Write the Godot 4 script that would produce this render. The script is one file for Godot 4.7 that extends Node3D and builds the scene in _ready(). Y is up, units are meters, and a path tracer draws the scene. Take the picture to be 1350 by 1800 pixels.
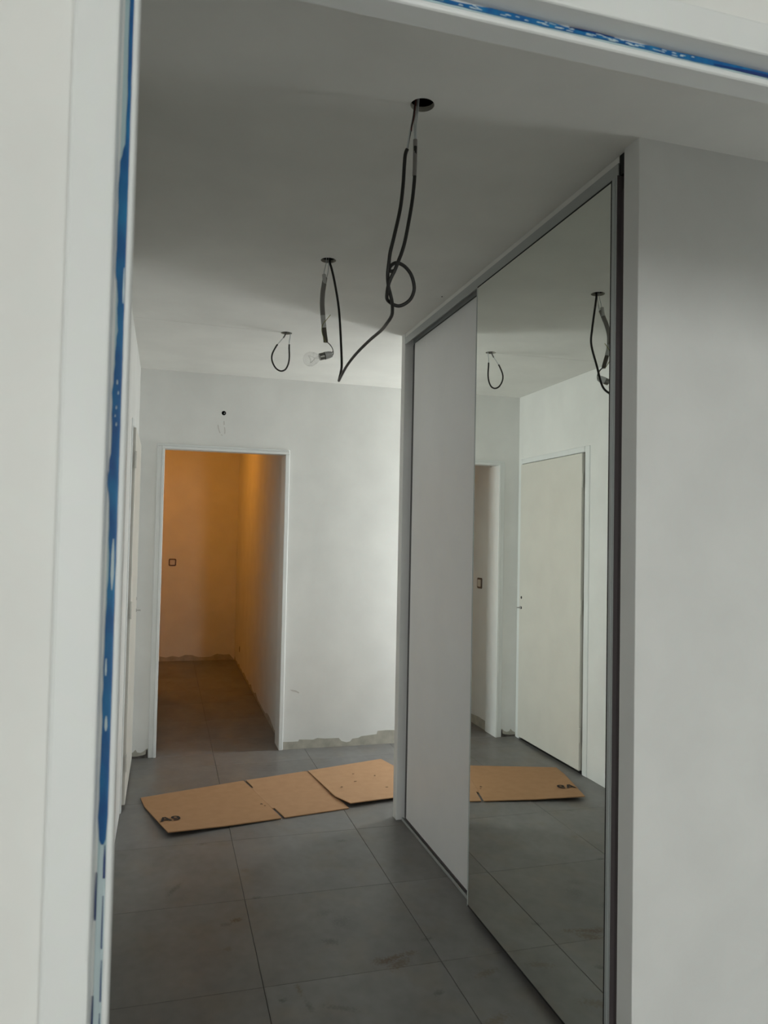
extends Node3D
# A renovated flat: a white metal door frame with old blue sealant, and behind it a hall with a mirrored closet.
# Plan coordinates: x to the right, y up, d = depth away from the viewer (Godot z = -d).

# strength of the daylight in the windows (the sky itself gives the rest)
const DAYLIGHT := 0.2
var M := {}
var used := {}

func V(x: float, y: float, d: float) -> Vector3:
	return Vector3(x, y, -d)

# ---------------------------------------------------------------- naming
func numbered(called: String) -> String:
	var n: int = used.get(called, 0)
	used[called] = n + 1
	return called if n == 0 else "%s_%03d" % [called, n]

func tag(o: Node, label: String, category: String, group := "", kind := "") -> void:
	o.set_meta("label", label)
	o.set_meta("category", category)
	if group != "":
		o.set_meta("group", group)
	if kind != "":
		o.set_meta("kind", kind)

func thing(called: String, label: String, category: String, at := Vector3.ZERO, group := "", kind := "") -> Node3D:
	var o := Node3D.new()
	o.name = numbered(called)
	add_child(o)
	o.position = at
	tag(o, label, category, group, kind)
	return o

# commits a SurfaceTool (points in plan/world coordinates) as a named mesh; inside a thing the thing's place is taken off
func obj(called: String, st: SurfaceTool, m: Material, parent: Node = null) -> MeshInstance3D:
	var o := MeshInstance3D.new()
	o.mesh = st.commit()
	o.material_override = m
	o.cast_shadow = GeometryInstance3D.SHADOW_CASTING_SETTING_ON
	if parent == null:
		o.name = numbered(called)
		add_child(o)
	else:
		o.name = called
		parent.add_child(o, true)
		var p: Node = parent
		var off := Vector3.ZERO
		while p != self:
			if p is Node3D:
				off += (p as Node3D).position
			p = p.get_parent()
		o.position = -off
	return o

func struct(called: String, st: SurfaceTool, m: Material, label: String, category: String) -> MeshInstance3D:
	var o := obj(called, st, m)
	tag(o, label, category, "", "structure")
	return o

# ---------------------------------------------------------------- shapes
func tool() -> SurfaceTool:
	var st := SurfaceTool.new()
	st.begin(Mesh.PRIMITIVE_TRIANGLES)
	return st

func tri(st: SurfaceTool, a: Vector3, b: Vector3, c: Vector3, n: Vector3, ua := Vector2.ZERO, ub := Vector2.ZERO, uc := Vector2.ZERO) -> void:
	var g := (b - a).cross(c - a)
	var p := [a, b, c]
	var u := [ua, ub, uc]
	if g.dot(n) > 0.0:            # Godot front faces run clockwise
		p = [a, c, b]
		u = [ua, uc, ub]
	for i in 3:
		st.set_normal(n)
		st.set_uv(u[i])
		st.add_vertex(p[i])

func quad(st: SurfaceTool, a: Vector3, b: Vector3, c: Vector3, d: Vector3, out: Vector3) -> void:
	var n := (b - a).cross(c - a)
	if n.length() < 1e-12:
		n = (c - a).cross(d - a)
	n = n.normalized()
	if n.dot(out) < 0.0:
		n = -n
	tri(st, a, b, c, n)
	tri(st, a, c, d, n)

# box with chamfered edges, in plan coordinates
func box(st: SurfaceTool, x0: float, x1: float, y0: float, y1: float, d0: float, d1: float, ch := 0.0) -> void:
	var lo := Vector3(minf(x0, x1), minf(y0, y1), -maxf(d0, d1))
	var hi := Vector3(maxf(x0, x1), maxf(y0, y1), -minf(d0, d1))
	var c := (lo + hi) / 2.0
	var h := (hi - lo) / 2.0
	ch = minf(ch, minf(h.x, minf(h.y, h.z)) * 0.9)
	var i := h - Vector3(ch, ch, ch)
	for ax in 3:
		var b := (ax + 1) % 3
		var e := (ax + 2) % 3
		for s in [-1.0, 1.0]:
			var q: Array[Vector3] = []
			for k in [[-1, -1], [1, -1], [1, 1], [-1, 1]]:
				var p := Vector3.ZERO
				p[ax] = h[ax] * s
				p[b] = i[b] * k[0]
				p[e] = i[e] * k[1]
				q.append(c + p)
			var n := Vector3.ZERO
			n[ax] = s
			quad(st, q[0], q[1], q[2], q[3], n)
	if ch <= 0.0:
		return
	for ax in 3:
		var b := (ax + 1) % 3
		var e := (ax + 2) % 3
		for sb in [-1.0, 1.0]:
			for se in [-1.0, 1.0]:
				var q: Array[Vector3] = []
				for k in [[-1, 0], [1, 0], [1, 1], [-1, 1]]:
					var p := Vector3.ZERO
					p[ax] = i[ax] * k[0]
					p[b] = (h[b] if k[1] == 0 else i[b]) * sb
					p[e] = (i[e] if k[1] == 0 else h[e]) * se
					q.append(c + p)
				var n := Vector3.ZERO
				n[b] = sb
				n[e] = se
				quad(st, q[0], q[1], q[2], q[3], n)
	for sx in [-1.0, 1.0]:
		for sy in [-1.0, 1.0]:
			for sz in [-1.0, 1.0]:
				var s := Vector3(sx, sy, sz)
				var n := s.normalized()
				tri(st, c + Vector3(h.x, i.y, i.z) * s, c + Vector3(i.x, h.y, i.z) * s, c + Vector3(i.x, i.y, h.z) * s, n)

# prism: a polygon of world points (top), pushed along -n by t
func prism(st: SurfaceTool, pts: Array, n: Vector3, t: float) -> void:
	var c := Vector3.ZERO
	for p in pts:
		c += p
	c /= pts.size()
	var flat := PackedVector2Array()
	var ux := (Vector3.RIGHT if absf(n.dot(Vector3.RIGHT)) < 0.9 else Vector3.BACK).slide(n).normalized()
	var uy := n.cross(ux)
	for p in pts:
		flat.append(Vector2((p - c).dot(ux), (p - c).dot(uy)))
	var ids := Geometry2D.triangulate_polygon(flat)
	for k in range(0, ids.size(), 3):
		var a: Vector3 = pts[ids[k]]
		var b: Vector3 = pts[ids[k + 1]]
		var d: Vector3 = pts[ids[k + 2]]
		var fn := (b - a).cross(d - a).normalized()
		if fn.dot(n) < 0.0:
			fn = -fn
		tri(st, a, b, d, fn, flat[ids[k]], flat[ids[k + 1]], flat[ids[k + 2]])
		tri(st, a - n * t, b - n * t, d - n * t, -fn)
	for k in pts.size():
		var a: Vector3 = pts[k]
		var b: Vector3 = pts[(k + 1) % pts.size()]
		var mid := (a + b) / 2.0 - c
		var nn := (b - a).cross(n)
		if nn.dot(mid) < 0.0:
			nn = -nn
		quad(st, a, b, b - n * t, a - n * t, nn)

func smooth_path(pts: Array, step := 0.006) -> PackedVector3Array:
	var cv := Curve3D.new()
	for k in pts.size():
		var p: Vector3 = pts[k]
		var a: Vector3 = pts[maxi(k - 1, 0)]
		var b: Vector3 = pts[mini(k + 1, pts.size() - 1)]
		var tg := (b - a) / 6.0
		cv.add_point(p, -tg, tg)
	cv.bake_interval = step
	return cv.get_baked_points()

# a round tube along a path, flat ends; r may be an Array of two for an oval (r[0] across, r[1] along the view)
func tube(st: SurfaceTool, pts: PackedVector3Array, r: float, sides := 10, squash := 1.0) -> void:
	var rings: Array = []
	var up := Vector3.UP
	var t0 := (pts[1] - pts[0]).normalized()
	if absf(t0.dot(up)) > 0.9:
		up = Vector3.BACK
	var nx := up.slide(t0).normalized()
	for k in pts.size():
		var t := (pts[mini(k + 1, pts.size() - 1)] - pts[maxi(k - 1, 0)]).normalized()
		nx = nx.slide(t).normalized()
		var ny := t.cross(nx)
		var ring: Array = []
		for s in sides:
			var a := TAU * s / sides
			ring.append([pts[k] + nx * cos(a) * r * squash + ny * sin(a) * r, (nx * cos(a) + ny * sin(a)).normalized()])
		rings.append(ring)
	for k in rings.size() - 1:
		for s in sides:
			var s2 := (s + 1) % sides
			_smooth_quad(st, rings[k][s], rings[k][s2], rings[k + 1][s2], rings[k + 1][s])
	for e in [0, rings.size() - 1]:
		var n: Vector3 = (pts[0] - pts[1]).normalized() if e == 0 else (pts[-1] - pts[-2]).normalized()
		for s in sides:
			tri(st, pts[e], rings[e][s][0], rings[e][(s + 1) % sides][0], n)

func _smooth_quad(st: SurfaceTool, a: Array, b: Array, c: Array, d: Array) -> void:
	for f in [[a, b, c], [a, c, d]]:
		var g: Vector3 = (f[1][0] - f[0][0]).cross(f[2][0] - f[0][0])
		var o: Array = f if g.dot(f[0][1]) < 0.0 else [f[0], f[2], f[1]]
		for p in o:
			st.set_normal(p[1])
			st.set_uv(Vector2.ZERO)
			st.add_vertex(p[0])

# surface of revolution: profile of [distance along the axis, radius] from point a along direction ax
func lathe(st: SurfaceTool, a: Vector3, ax: Vector3, prof: Array, sides := 20) -> void:
	ax = ax.normalized()
	var nx := (Vector3.UP if absf(ax.y) < 0.9 else Vector3.RIGHT).slide(ax).normalized()
	var ny := ax.cross(nx)
	var rings: Array = []
	for k in prof.size():
		var p0: Array = prof[maxi(k - 1, 0)]
		var p1: Array = prof[mini(k + 1, prof.size() - 1)]
		var sl := Vector2(p1[0] - p0[0], p1[1] - p0[1])
		var ring: Array = []
		for s in sides:
			var an := TAU * s / sides
			var rad := nx * cos(an) + ny * sin(an)
			var n: Vector3 = (rad * sl.x - ax * sl.y)
			n = n.normalized() if n.length() > 1e-9 else rad
			ring.append([a + ax * prof[k][0] + rad * prof[k][1], n])
		rings.append(ring)
	for k in rings.size() - 1:
		for s in sides:
			var s2 := (s + 1) % sides
			_smooth_quad(st, rings[k][s], rings[k][s2], rings[k + 1][s2], rings[k + 1][s])

# ---------------------------------------------------------------- materials
func mat(c: Color, rough := 0.8, metal := 0.0, spec := 0.5) -> StandardMaterial3D:
	var m := StandardMaterial3D.new()
	m.albedo_color = c
	m.roughness = rough
	m.metallic = metal
	m.metallic_specular = spec
	return m

func lin(r: float, g: float, b: float) -> Color:
	return Color(r, g, b).linear_to_srgb()

func noise_tex(sd: int, freq: float, lo: Color, hi: Color, size := 256, oct := 4) -> NoiseTexture2D:
	var n := FastNoiseLite.new()
	n.seed = sd
	n.noise_type = FastNoiseLite.TYPE_SIMPLEX_SMOOTH
	n.frequency = freq
	n.fractal_octaves = oct
	var g := Gradient.new()
	g.set_color(0, lo)
	g.set_color(1, hi)
	var t := NoiseTexture2D.new()
	t.width = size
	t.height = size
	t.seamless = true
	t.noise = n
	t.color_ramp = g
	return t

func paint(c: Color, rough: float, sd: int, scale := 0.8, amount := 0.035) -> StandardMaterial3D:
	var m := mat(Color.WHITE, rough)
	m.albedo_texture = noise_tex(sd, 0.012, c * (1.0 - amount), c)
	m.uv1_triplanar = true
	m.uv1_world_triplanar = true
	m.uv1_scale = Vector3.ONE * scale
	return m

# the look of the floor over the hall: mottled grey with brown scuffs and a few dried stains (each where it lies on the floor)
func floor_image() -> ImageTexture:
	var w := 512
	var h := 1280
	var im := Image.create(w, h, false, Image.FORMAT_RGB8)
	var n1 := FastNoiseLite.new()
	n1.seed = 5
	n1.frequency = 0.012
	n1.fractal_octaves = 5
	var n2 := FastNoiseLite.new()
	n2.seed = 9
	n2.frequency = 0.05
	n2.fractal_octaves = 3
	# x, depth, radius across, radius along, turn, strength, warm
	var st := [[0.294, 2.885, 0.022, 0.014, 0.2, 0.8, 1.0], [0.255, 2.862, 0.02, 0.012, 0.0, 0.4, 0.4], [0.075, 3.195, 0.012, 0.05, -0.5, 0.45, 0.2], [0.602, 2.655, 0.03, 0.018, -0.6, 0.45, 0.3],
		[0.785, 2.5, 0.05, 0.014, 0.3, 0.75, 0.9], [0.745, 2.49, 0.03, 0.02, -0.3, 0.6, 1.0], [0.80, 2.465, 0.045, 0.02, 0.6, 0.6, 0.8], [0.855, 2.516, 0.02, 0.014, 0.0, 0.5, 0.6], [0.942, 2.59, 0.02, 0.012, 0.4, 0.5, 0.3],
		[0.446, 2.40, 0.008, 0.03, 0.1, 0.5, 0.8], [0.462, 2.31, 0.01, 0.03, 0.2, 0.4, 0.3], [0.386, 2.361, 0.012, 0.01, 0.0, 0.6, 0.3], [0.385, 3.042, 0.02, 0.01, 0.0, 0.5, 0.1], [0.87, 2.277, 0.02, 0.012, 0.5, 0.5, 0.4],
		[0.248, 2.694, 0.014, 0.014, 0.0, 0.35, 0.8], [0.672, 2.78, 0.035, 0.035, 0.4, 0.3, 0.5], [0.63, 2.86, 0.03, 0.02, 0.4, 0.25, 0.3], [0.366, 3.298, 0.02, 0.02, 0.0, 0.2, 1.0], [0.839, 3.509, 0.02, 0.014, 0.0, 0.4, 0.2],
		[0.20, 3.62, 0.02, 0.012, 0.0, 0.4, 0.2], [0.55, 2.28, 0.05, 0.012, -0.5, 0.35, 0.3], [0.66, 4.75, 0.02, 0.015, 0.0, 0.4, 0.5], [0.45, 4.85, 0.03, 0.012, 0.2, 0.3, 0.4], [0.98, 2.1, 0.06, 0.02, 0.4, 0.4, 0.6], [1.03, 1.92, 0.03, 0.02, 0.2, 0.5, 1.0],
		[0.90, 1.80, 0.05, 0.02, -0.4, 0.5, 0.7], [0.70, 1.75, 0.03, 0.02, 0.0, 0.45, 0.6], [1.06, 2.34, 0.04, 0.015, 0.3, 0.35, 0.8], [0.35, 1.6, 0.05, 0.02, 0.2, 0.4, 0.6]]
	for y in h:
		for x in w:
			var v := 1.0 + 0.16 * n1.get_noise_2d(x, y) + 0.09 * n2.get_noise_2d(x, y)
			var br := clampf(0.25 * n1.get_noise_2d(x + 900, y + 70), 0.0, 0.2)
			im.set_pixel(x, y, lin(0.196 * v * (1.0 + br * 0.4), 0.192 * v, 0.187 * v * (1.0 - br * 0.5)))
	for s in st:
		var reach: float = maxf(s[2], s[3]) * 1.6
		for y in range(int((5.1 - s[1] - reach) / 4.4 * h), int((5.1 - s[1] + reach) / 4.4 * h) + 1):
			for x in range(int((s[0] + 0.2 - reach) / 1.5 * w), int((s[0] + 0.2 + reach) / 1.5 * w) + 1):
				if x < 0 or y < 0 or x >= w or y >= h:
					continue
				var p := Vector2(x * 1.5 / w - 0.2 - s[0], 5.1 - y * 4.4 / h - s[1]).rotated(-s[4])
				var q: float = Vector2(p.x / s[2], p.y / s[3]).length() + 0.9 * n2.get_noise_2d(x * 5.0, y * 5.0)
				var a: float = clampf(1.25 - q, 0.0, 1.0) * s[5]
				var c := im.get_pixel(x, y)
				im.set_pixel(x, y, c.lerp(c * Color(0.80, 0.62, 0.45) if s[6] > 0.5 else c * 0.62, a))
	im.generate_mipmaps()
	return ImageTexture.create_from_image(im)

func materials() -> void:
	M.wall = paint(Color(0.925, 0.926, 0.914), 0.85, 1)
	M.near_wall = mat(Color(0.82, 0.81, 0.79), 0.9)
	M.ceiling = paint(Color(0.925, 0.924, 0.904), 0.9, 2)
	M.frame = paint(Color(0.915, 0.925, 0.92), 0.38, 3, 1.5, 0.02)
	M.door = paint(Color(0.875, 0.865, 0.83), 0.5, 4, 1.0, 0.03)
	M.panel = paint(Color(0.95, 0.95, 0.945), 0.42, 5, 1.0, 0.015)
	M.plaster = paint(Color(0.77, 0.755, 0.705), 0.95, 6, 4.0, 0.15)
	M.dirt = paint(Color(0.42, 0.40, 0.38), 0.95, 16, 6.0, 0.4)
	M.scuff = mat(Color(0.80, 0.79, 0.77), 0.9)
	M.joint = mat(Color(0.86, 0.855, 0.835), 0.9)
	M.rail = mat(Color(0.70, 0.715, 0.71), 0.45, 0.25)
	M.alu = mat(Color(0.72, 0.74, 0.735), 0.45, 0.15)
	M.alu_dark = mat(Color(0.36, 0.36, 0.36), 0.45, 0.5)
	M.gasket = mat(Color(0.11, 0.11, 0.11), 0.7)
	M.seal = mat(Color(0.36, 0.33, 0.335), 0.9)
	M.mirror = mat(Color(0.955, 0.97, 0.95), 0.0, 1.0)
	M.mirror.metallic_specular = 1.0
	M.grout = mat(Color(0.23, 0.225, 0.22), 0.9)
	M.bare_floor = mat(Color(0.67, 0.66, 0.64), 0.7)
	M.concrete = mat(Color(0.30, 0.28, 0.26), 0.95)
	M.cable = mat(Color(0.115, 0.11, 0.10), 0.5)
	M.tape = mat(Color(0.53, 0.515, 0.50), 0.55)
	M.tape_pale = mat(Color(0.76, 0.76, 0.75), 0.5)
	M.tape_dark = mat(Color(0.36, 0.34, 0.30), 0.6)
	M.wire_white = mat(Color(0.78, 0.80, 0.80), 0.5)
	M.wire_red = mat(Color(0.35, 0.14, 0.12), 0.5)
	M.wire_green = mat(Color(0.55, 0.55, 0.30), 0.5)
	M.wire_grey = mat(Color(0.42, 0.41, 0.40), 0.5)
	M.brass = mat(Color(0.62, 0.62, 0.60), 0.3, 0.9)
	M.socket = mat(Color(0.84, 0.845, 0.84), 0.4)
	M.glass = mat(Color(0.9, 0.92, 0.92, 0.05), 0.0)
	M.glass.transparency = BaseMaterial3D.TRANSPARENCY_ALPHA
	M.pane = mat(Color(0.9, 0.95, 0.95, 0.05), 0.0)
	M.pane.transparency = BaseMaterial3D.TRANSPARENCY_ALPHA
	M.filament = mat(Color(0.75, 0.75, 0.72), 0.3, 0.8)
	M.steel = mat(Color(0.70, 0.70, 0.69), 0.3, 0.8)
	M.black = mat(Color(0.05, 0.05, 0.05), 0.8)
	M.ink = mat(Color(0.13, 0.10, 0.09), 0.8)
	M.film = mat(Color(0.72, 0.82, 0.84), 0.35)
	M.film_smear = mat(Color(0.80, 0.87, 0.89), 0.45)
	M.switch_plate = mat(Color(0.82, 0.80, 0.76), 0.35)
	M.switch_rim = mat(Color(0.40, 0.34, 0.30), 0.5)
	M.blue = mat(Color.WHITE, 0.32)
	M.blue.albedo_texture = noise_tex(21, 0.02, Color(0.03, 0.30, 0.56), Color(0.10, 0.50, 0.70))
	M.blue.uv1_triplanar = true
	M.blue.uv1_world_triplanar = true
	M.blue.uv1_scale = Vector3(8, 3, 8)
	M.blue_dark = mat(Color(0.06, 0.20, 0.46), 0.4)
	var card := noise_tex(31, 0.02, Color(0.70, 0.545, 0.40), Color(0.73, 0.575, 0.43))
	M.card = []
	for k in 3:
		var c := mat([Color(0.95, 0.93, 0.90), Color(0.98, 0.97, 0.96), Color(1, 1, 1)][k], 0.85)
		c.albedo_texture = card
		c.uv1_triplanar = true
		c.uv1_world_triplanar = true
		c.uv1_scale = Vector3.ONE * 2.5
		M.card.append(c)
	M.card_edge = mat(Color(0.38, 0.27, 0.19), 0.9)
	M.card_mark = mat(Color(0.42, 0.31, 0.22), 0.9)
	var ft := floor_image()
	var rough := noise_tex(41, 0.02, Color(0.34, 0.34, 0.34), Color(0.47, 0.47, 0.47))
	M.tile = []
	for k in 3:
		var t := mat([Color(1, 1, 1), Color(0.975, 0.975, 0.98), Color(0.95, 0.945, 0.94)][k], 1.0)
		t.albedo_texture = ft
		t.roughness_texture = rough
		M.tile.append(t)

# ---------------------------------------------------------------- build
func _ready() -> void:
	# --- camera
	var cam := Camera3D.new()
	cam.name = "camera"
	var r := Vector3(0.96009308, 0.02015329, 0.27895363)
	var u := Vector3(-0.02894042, 0.99920505, 0.02741756)
	var w := Vector3(0.27817932, 0.03439645, -0.95991309)
	cam.transform = Transform3D(Basis(r, u, -w).orthonormalized(), Vector3(0, 1.4356, 0))
	cam.keep_aspect = Camera3D.KEEP_HEIGHT
	cam.near = 0.05
	var lens := CameraAttributesPhysical.new()
	lens.frustum_focal_length = 17.606
	lens.frustum_focus_distance = 3.6
	lens.exposure_aperture = 8.0
	cam.attributes = lens
	cam.fov = 68.565
	add_child(cam)
	# --- sky and exposure: an overcast day
	var sky := ProceduralSkyMaterial.new()
	sky.sky_top_color = Color(0.80, 0.85, 0.90)
	sky.sky_horizon_color = Color(0.92, 0.94, 0.95)
	sky.ground_horizon_color = Color(0.86, 0.86, 0.84)
	sky.ground_bottom_color = Color(0.80, 0.80, 0.78)
	sky.sky_energy_multiplier = 1.0
	sky.ground_energy_multiplier = 1.0
	var env := Environment.new()
	env.background_mode = Environment.BG_SKY
	env.sky = Sky.new()
	env.sky.sky_material = sky
	env.background_energy_multiplier = 0.15
	env.tonemap_mode = Environment.TONE_MAPPER_LINEAR
	env.tonemap_exposure = 33.5
	env.sdfgi_enabled = true
	env.ssao_enabled = true
	env.ssil_enabled = true
	var we := WorldEnvironment.new()
	we.name = "environment"
	we.environment = env
	add_child(we)

	materials()
	build_shell()
	build_front_frame()
	build_back_doorway()
	build_left_door()
	build_closet()
	build_cardboard()
	build_cables()
	build_details()

func boxes(list: Array) -> SurfaceTool:
	var st := tool()
	for b in list:
		box(st, b[0], b[1], b[2], b[3], b[4], b[5], b[6] if b.size() > 6 else 0.0)
	return st

func build_shell() -> void:
	var top := 2.75
	# floor slab and tiles
	var fl := struct("floor", boxes([[-5.3, 4.2, -0.2, -0.0025, -6.7, 9.0]]), M.grout, "grey tiled floor running from the hall into the orange-lit room", "floor")
	var rng := RandomNumberGenerator.new()
	rng.seed = 12
	var areas := [[-0.185, 4.0, 0.70, 5.074], [-0.03, 0.80, 5.074, 8.83], [-2.3, -0.03, 7.0, 8.83]]
	for a in areas:
		for i in range(-5, 7):
			for j in range(-3, 12):
				var x0: float = maxf(0.3405 + 0.6025 * i, a[0])
				var x1: float = minf(0.3405 + 0.6025 * (i + 1), a[1])
				var d0: float = maxf(2.44 + 0.5955 * j, a[2])
				var d1: float = minf(2.44 + 0.5955 * (j + 1), a[3])
				if x1 - x0 < 0.02 or d1 - d0 < 0.02:
					continue
				if x0 > 1.3 and d0 > 1.67 and d1 < 3.75:
					continue
				var st := tool()
				tile(st, x0 + 0.0009, x1 - 0.0009, d0 + 0.0005, d1 - 0.0005)
				obj("tile", st, M.tile[rng.randi() % 3], fl)
	struct("floor", boxes([[-5.2, 2.6, -0.0025, -0.0005, -6.5, 0.699]]), M.bare_floor, "bare grey floor of the room on the near side of the door frame", "floor")

	# ceiling: plasterboard with three round holes, a void and the slab above it
	var c := CSGCombiner3D.new()
	c.name = numbered("ceiling")
	add_child(c)
	tag(c, "white plasterboard ceiling with three round cable holes", "ceiling", "", "structure")
	var cb := CSGBox3D.new()
	cb.name = "board"
	cb.size = Vector3(9.4, 0.013, 15.5)
	cb.position = V(-0.55, 2.5065, 1.2)
	cb.material = M.ceiling
	c.add_child(cb)
	for h in [[0.575, 1.718], [0.572, 2.813], [0.578, 3.905]]:
		var cy := CSGCylinder3D.new()
		cy.name = "hole"
		cy.operation = CSGShape3D.OPERATION_SUBTRACTION
		cy.radius = 0.0295
		cy.height = 0.06
		cy.sides = 40
		cy.material = M.plaster
		cy.position = V(h[0], 2.5065, h[1])
		c.add_child(cy, true)
	struct("ceiling", boxes([[-5.3, 4.2, 2.62, 2.85, -6.7, 9.0]]), M.concrete, "dark concrete slab seen through the ceiling holes", "ceiling")

	# walls of the hall
	struct("wall_front", boxes([[-5.2, -0.060, 0, top, 0.69, 0.725], [1.895, 4.0, 0, top, 0.69, 0.725], [-0.060, 1.895, 2.005, top, 0.69, 0.725]]), M.wall, "white wall round the near door frame", "wall")
	struct("wall_left", boxes([[-0.31, -0.185, 0, top, 0.725, 4.135], [-0.31, -0.185, 0, top, 5.015, 5.26], [-0.31, -0.185, 2.015, top, 4.135, 5.015], [-0.36, -0.31, 0, top, 0.725, 5.26]]), M.wall, "white wall on the left of the hall with a flush door", "wall")
	var wb := CSGCombiner3D.new()
	wb.name = numbered("wall_back")
	add_child(wb)
	tag(wb, "white end wall of the hall with a doorway and bare plaster foot", "wall", "", "structure")
	csg_box(wb, "wall_body", [-0.185, 3.15, 0, top, 5.074, 5.245], M.wall, false)
	csg_box(wb, "opening", [-0.045, 0.785, -0.1, 2.005, 5.0, 5.4], M.wall, true)
	var hole := CSGCylinder3D.new()
	hole.name = "hole"
	hole.operation = CSGShape3D.OPERATION_SUBTRACTION
	hole.radius = 0.0145
	hole.height = 0.12
	hole.sides = 20
	hole.material = M.black
	hole.rotation = Vector3(PI / 2, 0, 0)
	hole.position = V(0.348, 2.243, 5.074)
	wb.add_child(hole)
	# closet partitions
	struct("wall_right", boxes([[1.163, 4.15, 0, top, 1.678, 1.746, 0.0015]]), M.wall, "white partition wall facing the door beside the mirror", "wall")
	struct("wall_closet", boxes([[1.166, 3.0, 0, top, 3.695, 3.75, 0.003], [1.80, 1.85, 0, top, 1.746, 3.695]]), M.wall, "white end of the closet partition beside the white sliding door", "wall")
	struct("wall_alcove", boxes([[3.0, 3.15, 0, top, 1.746, 4.45], [3.0, 3.15, 0, top, 4.98, 5.26], [3.0, 3.15, 0, 0.75, 4.45, 4.98], [3.0, 3.15, 1.80, top, 4.45, 4.98], [4.0, 4.15, 0, top, 0.69, 1.1], [4.0, 4.15, 0, top, 1.62, 1.678], [4.0, 4.15, 0, 0.15, 1.1, 1.62], [4.0, 4.15, 0.65, top, 1.1, 1.62]]), M.wall, "white side wall with the daylight window round the corner of the closet", "wall")
	# the narrow room behind the doorway
	struct("wall_room_left", boxes([[-0.31, -0.03, 0, top, 5.245, 7.0, 0.003], [-2.3, -0.31, 0, top, 6.88, 7.0], [-2.4, -2.3, 0, top, 6.88, 8.95]]), M.wall, "left wall of the orange-lit narrow room", "wall")
	struct("wall_room_right", boxes([[0.80, 0.90, 0, top, 5.245, 8.83]]), M.wall, "right wall of the orange-lit narrow room", "wall")
	struct("wall_room_end", boxes([[-2.4, 0.90, 0, top, 8.83, 8.95]]), M.wall, "end wall of the orange-lit narrow room with a small switch", "wall")
	# the room behind the viewer, with its French window
	struct("wall_near_left", boxes([[-5.3, -5.2, 0, top, -6.6, 0.725]]), M.near_wall, "left wall of the room on the near side of the door frame", "wall")
	struct("wall_near_right", boxes([[2.6, 2.7, 0, top, -6.6, 0.725]]), M.near_wall, "right wall of the room on the near side of the door frame", "wall")
	struct("wall_near_back", boxes([[-5.2, -3.2, 0, top, -6.6, -6.5], [-2.2, 1.55, 0, top, -6.6, -6.5], [2.15, 2.6, 0, top, -6.6, -6.5], [-3.2, -2.2, 0, 0.06, -6.6, -6.5], [-3.2, -2.2, 2.1, top, -6.6, -6.5], [1.55, 2.15, 0, 0.06, -6.6, -6.5], [1.55, 2.15, 2.1, top, -6.6, -6.5]]), M.near_wall, "window wall of the room on the near side of the door frame", "wall")
	window("window_1", -3.2, -2.2, 0.06, 2.1, -6.55, false, "tall white window in the far wall behind the viewer, near its left end")
	window("window_4", 1.55, 2.15, 0.06, 2.1, -6.55, false, "narrow white window in the far wall behind the viewer, near its right end")
	window("window_2", 4.45, 4.98, 0.75, 1.80, 3.075, true, "tall white window round the closet corner")
	window("window_3", 1.1, 1.62, 0.15, 0.65, 4.075, true, "white window at the right end of the hall")

func tile(st: SurfaceTool, x0: float, x1: float, d0: float, d1: float) -> void:
	var y := 0.0
	var e := 0.0008
	var o := [V(x0, y - e, d0), V(x1, y - e, d0), V(x1, y - e, d1), V(x0, y - e, d1)]
	var i := [V(x0 + e, y, d0 + e), V(x1 - e, y, d0 + e), V(x1 - e, y, d1 - e), V(x0 + e, y, d1 - e)]
	tri(st, i[0], i[1], i[2], Vector3.UP, tuv(i[0]), tuv(i[1]), tuv(i[2]))
	tri(st, i[0], i[2], i[3], Vector3.UP, tuv(i[0]), tuv(i[2]), tuv(i[3]))
	var outs := [Vector3(0, 1, 1), Vector3(1, 1, 0), Vector3(0, 1, -1), Vector3(-1, 1, 0)]
	for k in 4:
		var l := (k + 1) % 4
		var n: Vector3 = outs[k].normalized()
		tri(st, o[k], o[l], i[l], n, tuv(o[k]), tuv(o[l]), tuv(i[l]))
		tri(st, o[k], i[l], i[k], n, tuv(o[k]), tuv(i[l]), tuv(i[k]))
		var s := Vector3(n.x, 0, n.z).normalized()
		var dn := Vector3(0, -0.002, 0)
		tri(st, o[k], o[l], o[l] + dn, s, tuv(o[k]), tuv(o[l]), tuv(o[l]))
		tri(st, o[k], o[l] + dn, o[k] + dn, s, tuv(o[k]), tuv(o[l]), tuv(o[k]))

func tuv(p: Vector3) -> Vector2:
	return Vector2((p.x + 0.2) / 1.5, (5.1 + p.z) / 4.4)

func csg_box(parent: Node, called: String, b: Array, m: Material, cut: bool) -> void:
	var o := CSGBox3D.new()
	o.name = called
	o.size = Vector3(b[1] - b[0], b[3] - b[2], b[5] - b[4])
	o.position = V((b[0] + b[1]) / 2, (b[2] + b[3]) / 2, (b[4] + b[5]) / 2)
	o.material = m
	if cut:
		o.operation = CSGShape3D.OPERATION_SUBTRACTION
	parent.add_child(o, true)

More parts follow.
